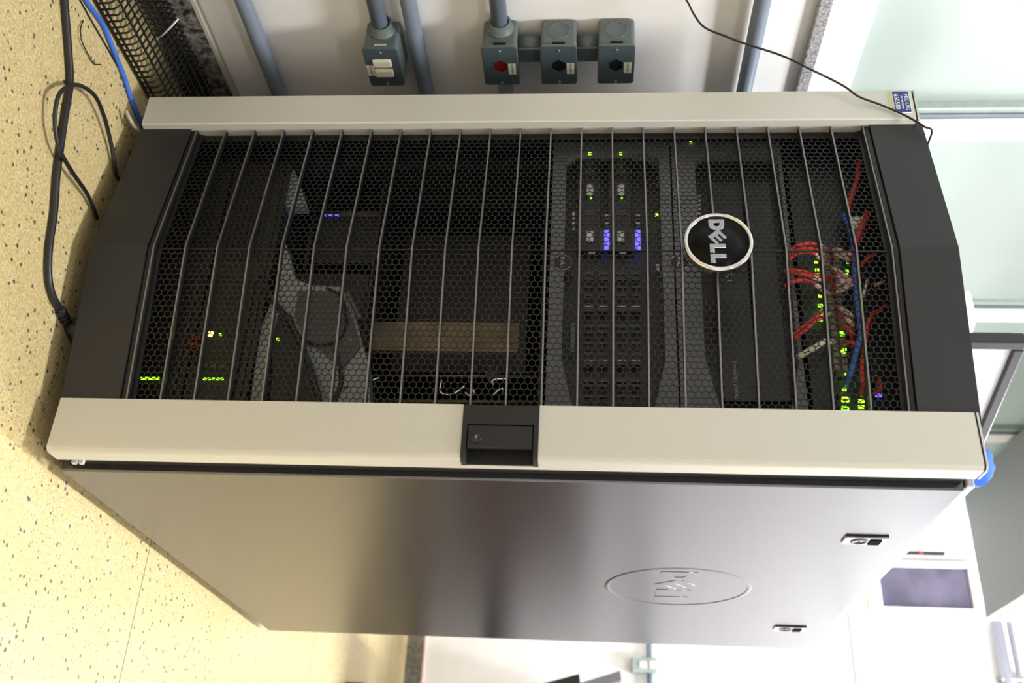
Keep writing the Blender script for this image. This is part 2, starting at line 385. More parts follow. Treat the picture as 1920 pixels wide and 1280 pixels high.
# embossed badge on the side panel
LOG, LOGW = logo_letters()
em = MB().lathe([(.119, -.0002), (.1205, .0007), (.1225, .0010), (.1275, .0004), (.1290, -.0002)], (W, .594, .898), (1, 0, 0), 72).build('embossed_badge', SIDE, sp)
k = .061
for i, ol in enumerate(LOG):
    plate('embossed_letter', [[((x-LOGW/2)*k, (y-.5)*k*1.0) for x, y in o] for o in ol], .0006, T(W+.0001, .594, .893) @ SIDEM, SIDE, sp, bevel=.0003)

# door profile (bowed in two flat facets)
PX0, PXM, PX1, PE, PR = .058, .3015, .545, .010, -.027
def prof(x, off=0.): return off + (PE+(PR-PE)*(x-PX0)/(PXM-PX0) if x < PXM else PR+(PE-PR)*(x-PXM)/(PX1-PXM))
def facet(z0, z1, off0, off1, x0=PX0, x1=PX1):
    pts = [(x0, prof(x0, off0)), (PXM, prof(PXM, off0)), (x1, prof(x1, off0)), (x1, prof(x1, off1)), (PXM, prof(PXM, off1)), (x0, prof(x0, off1))]
    return pts, (lambda u, v, d: (u, v, d)), z0, z1
door = plate('door', [rect(PX0-.03, PX1+.03, ZB+.002, ZT-.008), rect(PX0+.012, PX1-.008, .116, 1.147)], .006, T(0, .029, 0) @ FRONT, BLACKD, rack)
MB().prism(*facet(1.1495, ZT+.004, 0, .018)).build('top_fascia', BLACK, door)
MB().prism(*facet(ZB-.004, .1125, 0, .018)).build('bottom_fascia', BLACK, door)
MB().prism(*facet(.1140, .1195, .004, .020)).build('fascia_lip', BLACKD, door)
MB().prism(*facet(1.1425, 1.148, .004, .020)).build('fascia_lip', BLACKD, door)
# stiles
R_ = [(.530, 0), (.5955, 0)]+[(.597+.008*math.sin(math.radians(a)), .008-.008*math.cos(math.radians(a))) for a in (15, 30, 45, 60, 75)]+[(W, .008), (W, .0328), (.530, .0328)]
L_ = [(0, .0328), (0, .002), (.002, 0), (.0555, 0), (.0575, .0015), (.0595, .012), (.0595, .0328)]
zed = lambda u, v, d: (u, v, d)
for pl in (L_, R_):
    if pl is L_: MB().prism(pl, zed, ZB, ZT-.0065).build('stile', STILE, door)
    else:
        MB().prism(pl, zed, ZB, .5778).build('stile', STILE, door); MB().prism(pl, zed, .6757, ZT-.0065).build('stile', STILE, door)
    cx = sum(a for a, _ in pl)/len(pl); cy = .016
    MB().prism([(cx+(a-cx)*.985, cy+(b_-cy)*.93) for a, b_ in pl], zed, ZT-.0065, ZT-.004).build('stile_gap', BLACKD, door)
    MB().prism(pl, zed, ZT-.004, ZT-.0015).build('stile_end_cap', mat('cap_silver', 'd2d2d6', .3, .6), door)
MB().box(.597, .6065, .040, .046, .052, .0575).build('door_rivet', STILE, rack)
MB().box(.597, .6065, .040, .046, .062, .0675).build('door_rivet', STILE, rack)
# horizontal bars
NB = 23
bz = [.1215+i*(1.1400-.1215)/(NB-1) for i in range(NB)]
bar_me = None
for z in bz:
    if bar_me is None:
        bar_me = MB().prism(*facet(-.0011, .0011, .0025, .0125, .0597, .543)).mesh('bar'); bar_me.materials.append(BARM); bar_me.materials.append(mat('bar_edge_highlight', '7f7f82', .35, .6))
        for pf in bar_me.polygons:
            if pf.normal.y < -.7: pf.material_index = 1  # highlight on the front faces is put into a lighter colour
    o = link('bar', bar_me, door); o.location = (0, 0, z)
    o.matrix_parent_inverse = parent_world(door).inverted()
MB().box(PXM-.0006, PXM+.0006, PR+.0115, PR+.0142, .12, 1.142).build('centre_rib', BARM, door)
# perforated hexagon mesh
def hexmesh():
    p = .00926; rowp = p*.8660; hole = p*.5/.8660*.885; bm = bmesh.new(); th = .0012
    outer_r = p/2/.8660
    x = PX0+.012; row = 0
    while x < PX1-.008:
        z = .130 + (p/2 if row % 2 else 0)
        while z < 1.136:
            ring = []
            for rad, dd in ((outer_r, 0), (hole, 0), (hole, th)):
                vs = []
                for kk in range(6):
                    a = math.radians(60*kk)            # corners point along x, flats face up and down
                    xx = x+rad*math.cos(a); zz = z+rad*math.sin(a)
                    vs.append(bm.verts.new((xx, prof(xx, .014)+dd, zz)))
                ring.append(vs)
            for r0, r1 in ((0, 1), (1, 2)):
                for kk in range(6):
                    bm.faces.new((ring[r0][kk], ring[r0][(kk+1) % 6], ring[r1][(kk+1) % 6], ring[r1][kk]))
            z += p
        x += rowp; row += 1
    me = bpy.data.meshes.new('mesh_screen'); bm.to_mesh(me); bm.free(); me.materials.append(MESHM); return link('mesh_screen', me, door)
hm = hexmesh(); hm['label'] = 'black perforated hexagon mesh sheet'; hm['kind'] = 'stuff'
# solid border round the mesh
MB().prism(*facet(.118, .1285, .0138, .0155)).build('mesh_border', MESHM, door)
MB().prism(*facet(1.134, 1.146, .0138, .0155)).build('mesh_border', MESHM, door)
# front badge
BC = Vector((.3035, 0, .909)); BR = .0455
bd = MB().lathe([(0, .0), (BR-.004, .0), (BR-.004, .004), (0, .004)], (BC.x, PR-.010, BC.z), (0, -1, 0), 56).build('logo_badge', LOGOK, rack)
MB().lathe([(BR-.0048, .004), (BR-.0038, .0062), (BR-.0005, .0056), (BR+.001, .003), (BR+.001, -.006), (BR-.0048, -.006)], (BC.x, PR-.010, BC.z), (0, -1, 0), 56).build('chrome_ring', CHROME, bd)
MB().lathe([(0, -.014), (.010, -.014), (.010, .0), (0, .0)], (BC.x, PR-.010, BC.z), (0, -1, 0), 20).build('badge_stem', BLACKD, bd)
k = .0205
for ol in LOG:
    plate('letter', [[((x-LOGW/2)*k*1.0, (y-.5)*k) for x, y in o] for o in ol], .0016, T(BC.x, PR-.0143, BC.z-.0015) @ FRONT, LOGOS, bd, bevel=.0003)
# handle set in the right stile
hd = MB().prism([(.5315, -.0022), (.594, -.0022), (.602, .001), (.6062, .008), (.6062, .020), (.5315, .020)], zed, .578, .5845).prism([(.5315, -.0022), (.594, -.0022), (.602, .001), (.6062, .008), (.6062, .020), (.5315, .020)], zed, .6695, .6755).prism([(.5315, -.0022), (.5585, -.0022), (.5585, .020), (.5315, .020)], zed, .5845, .6695).build('door_handle', BLACKD, rack)
MB().prism([(.5585, .0165), (.6056, .0165), (.6056, .020), (.5585, .020)], zed, .5845, .6695).build('finger_pocket', DARK, hd)
MB().box(.535, W, .0204, .0328, .5780, .6755).build('stile_web', STILE, door)
MB().box(.5598, .5900, -.0018, .006, .586, .668, .0008).build('handle_paddle', BLACKD, hd)
MB().lathe([(0, .0028), (.0052, .0028), (.0056, .0022), (.0066, .0022), (.0072, .003), (.0078, .0015), (.0078, 0), (0, 0)], (.5765, -.0016, .5965), (0, -1, 0), 28).build('key_lock', mat('lock_metal', '3a3a3e', .22, .8), hd)
MB().box(.5745, .5785, -.0049, -.0042, .5955, .5975).build('key_slot', STEEL, hd)
# asset tag on the left stile
tg = plate('asset_tag', [rrect(-.021, .021, -.0125, .0125, .002)], .0009, T(.0255, -.0006, 1.1972) @ FRONT, PAPER, rack); tg['label'] = 'blue and white asset sticker'
plate('tag_field', [rrect(-.0203, .0195, -.0112, .0118, .0015)], .0003, T(.0255, -.0013, 1.1972) @ FRONT, BLUEL, tg)
plate('glue_residue', [[(-.016, -.018), (.018, -.017), (.020, -.008), (.017, .0145), (.004, .0155), (-.010, .010)]], .0002, T(.0255, -.0002, 1.1972) @ FRONT, GLUE, tg)
text('lettering', 'MEC-UFG', .0078, T(.0262, -.0017, 1.2044) @ FRONT, PAPER, tg, .0002, sx=.95)
text('lettering', 'PATRIMONIO', .0042, T(.0268, -.0017, 1.1979) @ FRONT, PAPER, tg, .0003)
text('lettering', '650580', .0100, T(.0252, -.0017, 1.1905) @ FRONT, PAPER, tg, .0002, sx=1.0)

# ------------------------------------------------------------------ equipment inside the rack
YE = .078                                    # plane of the front faces
XE0, XE1 = .072, .545
def P(px, py, y=YE): return at(px, py, 1, y)
def zr(px, py=480, y=YE): return at(px, py, 1, y).z
def slab(name, m_, parent, px0, px1, py0, py1, y0, y1, bev=0):
    a = P(px0, py0, y0); b_ = P(px1, py1, y0); c = P(px0, py1, y0); d = P(px1, py0, y0)
    return MB().box(min(a.x, c.x), max(b_.x, d.x) if False else (b_.x+c.x)/2, y0, y1, (a.z+c.z)/2, (b_.z+d.z)/2, bev).build(name, m_, parent)
def led(parent, px, py, m_=LEDG, sx=.0035, sz=.003, y=YE):
    c = P(px, py, y); return MB().box(c.x-sx/2, c.x+sx/2, y-.0012, y+.001, c.z-sz/2, c.z+sz/2, .0005, 1).build('indicator', m_, parent)
def U(label, name, z0, z1, cat, depth=.6, m_=BLACKD, y=YE, x0=XE0, x1=XE1):
    t = thing(name, ((x0+x1)/2, y+depth/2, z0), label, cat)
    MB().box(x0, x1, y, y+depth, z0+.0008, z1-.0008, .001).build('chassis', m_, t)
    return t
UPSM = mat('ups_charcoal', '242421', .5)
zu0, zu1, zu2 = .0755, .163, .250
u1 = U('charcoal battery backup unit at the bottom of the rack', 'ups', zu0, zu1, 'ups', .55, UPSM)
u2 = U('charcoal battery backup unit with red lettering above the bottom one', 'ups', zu1+.002, zu2, 'ups', .55, UPSM)
for uu, (x0, x1, py) in ((u1, (270, 299, 713)), (u2, (387, 419, 714))):
    for i in range(5):
        led(uu, x0+(x1-x0)*i/4, py, LEDG, .0035, .0046)
led(u2, 398, 630, LEDA, .007, .007); led(u2, 416, 631, LEDG, .004, .004)
text('lettering', 'APC', .022, T(*(P(362, 652)+Vector((0, -.001, 0)))) @ FRONT, REDL, u2, .0008)
for px in (388, 404, 420):
    c = P(px, 689); MB().lathe([(0, .002), (.004, .002), (.0045, 0), (0, 0)], (c.x, YE, c.z), (0, -1, 0), 14).build('button', mat('button_olive', '4d4b3a', .4), u2)
for uu, z0, z1 in ((u1, zu0, zu1), (u2, zu1+.002, zu2)):
    MB().box(.30, .50, YE-.006, YE, z0+.010, z1-.010, .003).build('front_bezel', mat('ups_bezel', '1c1c1a', .45), uu)
    for i in range(7):
        zz = z0+.016+i*(z1-z0-.032)/6
        MB().box(.095, .26, YE-.002, YE+.001, zz-.0015, zz+.0015).build('vent_slat', mat('vent_dark', '0d0d0d', .6), uu)
    for a in uu.children:
        pass
# put lights and letters of the units clear of the bezel
for uu in (u1, u2):
    for ch in uu.children:
        if ch.name.split('.')[0] in ('indicator', 'button', 'lettering'): ch.location.y -= .0065

# shelf and grey desktop console on it
sh = thing('rack_shelf', (.3, .3, .254), 'black vented shelf under the grey console', 'shelf')
MB().box(XE0, XE1, YE, .60, .254, .258).build('tray', BLACK, sh); MB().box(XE0, XE1, YE-.002, YE-.0001, .2515, .258).build('lip', BLACK, sh)
YC = .084
con = thing('desktop_console', (.38, .25, .2585), 'grey and black moulded computer console on the rack shelf', 'computer')
def poly(name, pts, m_, y0, y1, parent=con):
    pp = [P(a, b_, y0) for a, b_ in pts]
    return MB().prism([(q.x, q.z) for q in pp], lambda u, v, d: (u, d, v), y0, y1).build(name, m_, parent)
MB().box(.25, .535, .125, .40, .2585, .40, .004).build('body', BLACKD, con)
poly('shell_fin', [(531, 388), (546, 320), (552, 318), (576, 386)], GREYC, YC, YC+.02)
poly('shell_left', [(531, 455), (512, 560), (492, 606), (484, 650), (468, 760), (492, 762), (500, 720), (508, 660), (520, 590), (537, 585), (548, 592), (562, 640), (572, 660), (588, 700), (606, 762), (694, 764), (692, 690), (678, 640), (668, 600), (652, 552), (640, 538), (582, 534), (566, 528), (552, 520), (536, 458)], GREYC, YC, YC+.025)
poly('shell_dark_disc', [(560, 545), (640, 548), (662, 600), (676, 650), (640, 690), (600, 655), (575, 640), (552, 590)], DGREY, YC-.004, YC+.004)  # dark grey disc on the console, its own colour
def pxtube(name, pts, r, m_, parent, y, seg=8, sm=6, ys=None):
    q = [P(a, b_, (ys[i] if ys else y)) for i, (a, b_) in enumerate(pts)]
    return MB().tube(smooth(q, sm), r, seg).build(name, m_, parent)
pxtube('arc_groove', [(566, 633), (585, 645), (606, 647), (630, 640), (646, 620), (650, 600), (644, 570), (634, 550), (612, 540)], .0022, DARK, con, YC-.005)
pxtube('arc_groove', [(628, 655), (636, 680), (640, 710), (634, 735), (622, 765)], .0035, BLACKD, con, YC-.002)
for a in ((658, 637), (647, 722), (640, 695)):
    c = P(*a, YC-.004); MB().lathe([(0, .005), (.003, .004), (.004, 0), (0, 0)], (c.x, YC, c.z), (0, -1, 0), 14).build('knob', GREYC, con)
pxtube('steel_edge', [(650, 546), (664, 575), (672, 592), (678, 597)], .0035, mat('edge_grey', '6d6f70', .3, .7), con, YC-.006)
poly('keypad', [(505, 640), (520, 600), (548, 605), (566, 650), (596, 720), (606, 762), (560, 763), (505, 760), (512, 690)], BLACKD, YC-.008, YC+.01)
pxtube('black_strap', [(486, 520), (510, 560), (540, 600), (562, 640), (585, 700), (600, 762)], .0045, CBLACK, con, YC-.012)
led(con, 521, 636, LEDG, .004, .004, YC-.009)

# open chassis in the middle: recess with tan board, rails and clips
oc = thing('open_chassis', (.3, .4, .46), 'open black chassis with a tan board and metal clips in mid rack', 'chassis')
zo0, zo1 = zr(697), zr(1022)
MB().box(XE0, XE0+.012, YE, .6, zo0, zo1).box(XE1-.012, XE1, YE, .6, zo0, zo1).box(XE0, XE1, .585, .6, zo0, zo1).box(XE0, XE1, .10, .6, zo0-.004, zo0).box(XE0, XE1, .10, .6, zo1-.004, zo1).build('case', BLACKD, oc)
slab('board', TAN, oc, 700, 972, 603, 658, .140, .150)
MB().box(P(745, 470, .19)  .x-.06, .37, .23, .24, P(745, 500, .19).z, P(990, 500, .19).z).build('inner_panel', mat('panel_black', '20201d', .5), oc)
for py, rr in ((704, .0022), (752, .003)):
    pxtube('rail', [(696, py), (1010, py+2)], rr, mat('rail_olive', '6e6748', .4, .5), oc, .135, sm=2)
for pts in ([(828, 712), (826, 735), (846, 740), (866, 728), (870, 724)], [(872, 736), (880, 742), (890, 738), (886, 730)], [(924, 742), (934, 732), (944, 728)], [(926, 722), (922, 716), (930, 711), (952, 710)], [(690, 720), (700, 712), (712, 708)]):
    pxtube('wire_clip', pts, .0021, CHROME, oc, .12)
plate('disc_cap', [circle(0, 0, .009, 24)], .003, T(*P(924, 706, .125)) @ FRONT, BLACKD, oc)
for px in (621, 628, 633): pass
bl = thing('network_drive', (.22, .3, .40), 'small black device with three blue lights above the shelf', 'device')
c0, c1 = P(598, 396, .14), P(722, 412, .14)
MB().box(c0.x-.004, c0.x+.10, .14, .34, c0.z, c1.z, .003).build('case', BLACKD, bl)
MB().box(c0.x+.002, c0.x+.012, .1385, .141, P(640, 404, .14).z, P(714, 404, .14).z).build('grey_strip', mat('strip_grey', '4a4a4c', .5), bl)
for px in (609, 620, 632): led(bl, px, 404, LEDB, .003, .007, .1395)
MB().box(XE0, .24, .13, .36, c0.z-.006, c0.z-.001).build('support_plate', BLACKD, bl)

# servers with grey bezels
def bezel_server(label, px0, px1, cut0, cut1, top_band=True):
    z0, z1 = zr(px0), zr(px1)
    s_ = U(label, 'rack_server', z0, z1, 'server', .6, BLACKD, YE+.012)
    x0, x1 = P((px0+px1)/2, 262).x, XE1+.03
    a, b_ = zr(cut0), zr(cut1); ch = .016
    cx0, cx1 = P((cut0+cut1)/2, 298).x, P((cut0+cut1)/2, 682).x
    hole = [(cx0, a+ch), (cx0+.012, a), (cx1, a), (x1-.003, a+.032), (x1-.003, b_-.032), (cx1, b_), (cx0+.012, b_), (cx0, b_-ch)]
    plate('bezel', [rect(x0, x1, z0+.001, z1-.001), hole], .022, T(0, YE-.002, 0) @ FRONT, BEZG, s_)
    return s_, z0, z1
sa, za0, za1 = bezel_server('lower rack server with grey bezel and two glowing blue displays', 1031, 1262, 1058, 1240)
sb, zb0, zb1 = bezel_server('upper rack server with grey bezel behind the round badge', 1263, 1482, 1310, 1474)
for (s_, px, py, r) in ((sa, 1055, 492, .0135), (sb, 1273, 492, .0135)):
    c = P(px, py, YE-.014)
    MB().lathe([(r-.0012, 0), (r-.0012, .0016), (r, .0016), (r, 0)], (c.x, YE-.013, c.z), (0, -1, 0), 32).build('badge_ring', STEEL, s_)
    plate('badge_disc', [circle(0, 0, r-.001, 28)], .0012, T(c.x, YE-.0135, c.z) @ FRONT, BLACKD, s_)
    kk = .0056
    for ol in LOG:
        plate('letter', [[((x-LOGW/2)*kk, (y-.5)*kk) for x, y in o] for o in ol], .0008, T(c.x, YE-.0145, c.z) @ FRONT, STEEL, s_)
# drive carriers and displays of the lower server: two rows
CARR = mat('carrier_black', '1b1b1d', .4); CARG = mat('carrier_grey', '3a3a3c', .4)
for rx, lx in ((1106, 1138), (1164, 1196)):
    for j, (ya, yb) in enumerate(((268, 326), (328, 372), (374, 470))):
        slab('drive_carrier', CARR, sa, rx-24, rx+20, ya, yb, YE-.0005, YE+.012, .001)
    for yy in (355, 443):
        slab('release_button', mat('button_silver', 'c3c3c0', .35, .4), sa, rx-6.5, rx+6.5, yy-10, yy+10, YE-.004, YE+.002, .001)
        slab('button_frame', CARG, sa, rx-9, rx+9, yy-14, yy+12, YE-.002, YE+.002)
    for yy in (322, 398):
        slab('carrier_latch', CARG, sa, rx-9, rx+9, yy-5, yy+5, YE-.002, YE+.002)
    slab('display', LEDB, sa, lx-5, lx+5, 431, 468, YE-.003, YE+.002)
    slab('display_frame', CARG, sa, lx-13, lx-6, 430, 468, YE-.003, YE+.002)
    led(sa, rx, 288, LEDG, .005, .004, YE-.0138); led(sa, rx+2, 372, LEDG2, .005, .003, YE-.002)
    for j in range(4): slab('port', STEEL if j % 2 == 0 else CARG, sa, lx-4, lx+4, 402+j*7, 406+j*7, YE-.002, YE+.001)
    slab('tick_mark', STEEL, sa, rx-3, rx+10, 473, 475, YE-.0022, YE)
led(sa, 1231, 403, LEDA if False else LEDG, .005, .005, YE-.002); led(sa, 1295, 265, LEDG, .005, .004, YE-.0145)
for j in range(4):
    slab('label_text', STEEL, sa, 1073, 1078, 398+j*9, 404+j*9, YE-.002, YE)
for cx in (1104, 1131, 1165, 1192):
    for yy, h in ((508, 1), (572, 0), (608, 1), (672, 0), (710, 1)):
        slab('vent_block', CARG if h else mat('drive_dark', '2b2b2d', .45), sa, cx-9, cx+9, yy, yy+(6 if h else 12), YE-.002, YE+.004)
    for yy in (573, 675): slab('tick_mark', STEEL, sa, cx-7, cx+8, yy, yy+1.5, YE-.003, YE-.001)
    for yy in (520, 535, 550, 620, 640, 660, 720, 740):
        slab('grille_slot', mat('slot_grey', '303033', .4), sa, cx-8, cx+8, yy, yy+5, YE-.001, YE+.003)
slab('usb_port', STEEL, sa, 1230, 1236, 495, 508, YE-.003, YE)
slab('label_sticker', mat('sticker_grey', '515b5a', .5), sa, 1070, 1078, 605, 660, YE-.003, YE)
# upper server: flat blanking panels and lettering
for i, (a, b_) in enumerate(((1345, 1405), (1408, 1462))):
    slab('cover_panel', mat('cover_black', '1f2124', .42), sb, a, b_, 340, 752, YE-.001, YE+.010, .001)
text('lettering', 'DELL', .013, T(*(P(1365, 517)+Vector((0, -.002, 0)))) @ FRONT, STEEL, sb, .0008)
text('lettering', 'PowerEdge 2160AS', .0088, T(*(P(1379, 713)+Vector((0, -.002, 0)))) @ FRONT, STEEL, sb, .0008, sx=.82)
for j in range(5):
    slab('label_text', STEEL, sb, 1308, 1314, 365+j*8, 370+j*8, YE-.004, YE-.001)

# network switch at the top
zs0, zs1 = zr(1492), zr(1602)
sw = U('black network switch full of red patch cords below the top fascia', 'network_switch', zs0, zs1, 'switch', .35, BLACKD)
slab('port_strip', mat('strip_taupe', '4f4a44', .6), sw, 1553, 1572, 466, 706, YE-.006, YE+.001)
for i in range(18):
    py = 470+i*12.6; off = (py-470)*.085
    slab('port', PORT, sw, 1546+off, 1556+off, py, py+9, YE-.010, YE)
    slab('port', PORT, sw, 1562+off, 1572+off, py, py+9, YE-.010, YE)
for px, py in ((1530, 491), (1532, 506), (1536, 522), (1538, 555), (1537, 573), (1539, 573), (1541, 592), (1586, 515), (1577, 624), (1581, 659), (1592, 712), (1588, 702), (1583, 730)):
    led(sw, px, py, LEDG, .0045, .0055, YE-.011)
for px, py in ((1590, 492), (1588, 508), (1539, 600), (1534, 514), (1580, 628), (1584, 655)):
    led(sw, px, py, LEDG2, .004, .005, YE-.011)
disp = slab('display_window', mat('display_dark', '0c140c', .3), sw, 1574, 1602, 735, 792, YE-.008, YE)
def seg(px0, py0, px1, py1):
    a, b_ = P(px0, py0, YE-.009), P(px1, py1, YE-.009)
    MB().tube([a, b_], .0011, 6).build('digit_segment', LEDG, disp)
for y0 in (745, 762):
    for s_ in ((1579, y0, 1591, y0+.5), (1579, y0+7, 1591, y0+7.5), (1579, y0, 1579, y0+7), (1591, y0+.5, 1591, y0+7.5)): seg(*s_)
for py in (752, 763): led(sw, 1615, py, LEDG, .005, .008, YE-.009)
led(sw, 1647, 741, LEDB, .005, .009, YE-.009)
pp = thing('patchbay', (.3, .2, zr(1606)), 'black patch panel just above the network switch', 'panel')
MB().box(XE0, XE1, YE, .16, zr(1604), zr(1672), .001).build('face', BLACKD, pp)
for i in range(12):
    slab('socket', mat('socket_dark', '0a0a0b', .5), pp, 1620+i*.8, 1634+i*.8, 300+i*36, 322+i*36, YE-.002, YE+.004)
# patch cords: (name, material, pixel path, depths, radius, boot span, label)
def cord(mat_, pts, ys, r, label, boots=()):
    t = thing('patch_cable', P(pts[0][0], pts[0][1], ys[0]), label, 'cable', 'patch cords at the network switch')
    n = len(pts); q = smooth([P(a, b_, ys[i] if i < len(ys) else ys[-1]) for i, (a, b_) in enumerate(pts)], 8)
    MB().tube(q, r, 8).build('cable', mat_, t)
    for (i0, i1) in boots:
        MB().tube(q[int(i0*8):int(i1*8)+1], r*1.12, 8).build('boot', CPINK, t)
rr = .0030
cord(CRED, [(1476, 476), (1492, 462), (1512, 456), (1532, 458), (1550, 466)], [.05, .045, .045, .05, .066], rr, 'red patch cord arching highest on the far left of the switch', ((3.2, 4),))
cord(CRED, [(1478, 480), (1500, 467), (1520, 466), (1540, 474), (1552, 482)], [.048, .042, .042, .048, .066], rr, 'red patch cord just inside the outermost arch on the left', ((3.1, 4),))
cord(CRED, [(1479, 486), (1500, 473), (1520, 473), (1535, 482), (1552, 496)], [.048, .04, .04, .046, .066], rr, 'red patch cord with white boot, innermost of the upper left bundle', ((2.6, 4),))
cord(CRED, [(1470, 508), (1486, 506), (1510, 510), (1532, 516), (1552, 518)], [.05, .045, .045, .048, .066], rr, 'red patch cord at the top of the middle left bundle', ())
cord(CRED, [(1472, 513), (1490, 512), (1512, 516), (1534, 523), (1553, 526)], [.05, .043, .043, .048, .066], rr, 'red patch cord second in the middle left bundle', ((2.6, 3.6),))
cord(CRED, [(1470, 536), (1486, 528), (1505, 525), (1524, 531), (1540, 541), (1554, 550)], [.05, .045, .045, .045, .05, .066], rr, 'red patch cord bowed along the underside of the middle bundle', ((3.2, 5),))
cord(CRED, [(1488, 628), (1504, 614), (1520, 602), (1534, 590), (1548, 578)], [.052, .046, .044, .046, .066], rr, 'red patch cord rising alone from the lower left', ((3.3, 4),))
cord(CRED, [(1490, 634), (1508, 620), (1524, 606), (1540, 596), (1556, 588)], [.052, .044, .042, .046, .066], rr, 'red patch cord doubled beside the lone lower one', ((3.3, 4),))
cord(CWHITE, [(1495, 670), (1512, 660), (1530, 650), (1546, 640), (1562, 642)], [.052, .046, .042, .044, .066], .0042, 'single white patch cord with a clear plug', ())
cord(CRED, [(1556, 472), (1570, 468), (1584, 474), (1598, 480), (1610, 492)], [.066, .05, .045, .048, .07], rr, 'red patch cord with white boot leaving upper right of the ports', ((.6, 2.8),))
cord(CRED, [(1558, 482), (1572, 480), (1586, 484), (1600, 496)], [.066, .05, .047, .072], rr, 'red patch cord with white boot below the uppermost right one', ((.8, 2.4),))
cord(CRED, [(1558, 500), (1566, 504), (1580, 514), (1594, 522), (1602, 534)], [.066, .05, .045, .045, .07], rr, 'red patch cord slanting down from the ports to the knot', ((.7, 2.9),))
cord(CRED, [(1558, 520), (1572, 519), (1584, 530), (1596, 534), (1604, 526)], [.066, .05, .044, .046, .07], rr, 'red patch cord with white boot entering the knot centre', ((1.1, 3.2),))
cord(CRED, [(1560, 538), (1570, 534), (1582, 528), (1596, 524), (1606, 518)], [.066, .05, .044, .046, .07], rr, 'red patch cord crossing upward through the knot', ((1, 3.1),))
cord(CRED, [(1562, 552), (1572, 546), (1586, 540), (1598, 532)], [.066, .05, .045, .07], rr, 'red patch cord lowest of the crossing ones in the knot', ((.9, 2.3),))
cord(CRED, [(1568, 574), (1580, 580), (1594, 590), (1606, 600)], [.066, .048, .046, .07], rr, 'red patch cord with white boot below the knot on the right', ((.8, 2.3),))
cord(CRED, [(1570, 590), (1584, 596), (1596, 606), (1604, 622)], [.066, .048, .046, .07], rr, 'red patch cord second below the knot on the right', ((1.2, 2.4),))
cord(CRED, [(1572, 608), (1586, 612), (1596, 624), (1604, 640)], [.066, .048, .044, .07], rr, 'plain red patch cord curving down near the blue cord', ())
cord(CRED, [(1578, 645), (1590, 641), (1604, 645), (1616, 648)], [.066, .048, .044, .07], rr, 'short plain red patch cord crossing behind the blue cord', ())
cord(CRED, [(1612, 300), (1606, 340), (1596, 370), (1590, 392), (1590, 402)], [.055, .05, .05, .052, .066], .0042, 'dark red cord hanging at the top left near the fascia', ())
cord(CRED, [(1628, 400), (1616, 425), (1606, 450), (1600, 470)], [.055, .048, .048, .066], .0062, 'thick red cord beside the white plug', ())
cord(CRED, [(1650, 470), (1634, 480), (1622, 490), (1610, 500)], [.055, .05, .05, .066], rr, 'red cord running up to the fascia by the centre rib', ())
cord(CRED, [(1664, 572), (1640, 588), (1628, 604), (1624, 630), (1620, 655), (1616, 690), (1618, 720), (1616, 742)], [.06, .05, .045, .045, .045, .045, .05, .066], rr, 'long red cord sweeping down from the fascia on the right', ())
cord(CBLUE, [(1580, 402), (1590, 420), (1598, 450), (1602, 480), (1603, 520), (1606, 560), (1612, 600), (1613, 630), (1604, 665), (1594, 700), (1586, 722)], [.06, .052, .05, .05, .052, .052, .046, .042, .042, .048, .066], .0040, 'long blue patch cord running down the front of the switch', ())
cord(CRED, [(1648, 712), (1652, 722), (1648, 732), (1640, 738)], [.058, .05, .048, .055], .0026, 'short orange red loop near the blue light', ())
wp = thing('cable_plug', P(1605, 412, .05), 'white cable plug among red cords at top left', 'plug')
slab('body', CWHITE, wp, 1595, 1622, 404, 428, .046, .062, .003)
wt = thing('cable_tag', P(1620, 535, .05), 'pale flag label tied to red cords at top right', 'tag')
MB().tube([P(1627, 524, .048), P(1618, 556, .048)], .0022, 8).build('stem', CWHITE, wt); MB().tube([P(1640, 535, .05), P(1660, 527, .05)], .0026, 8).build('flag', CPINK, wt)

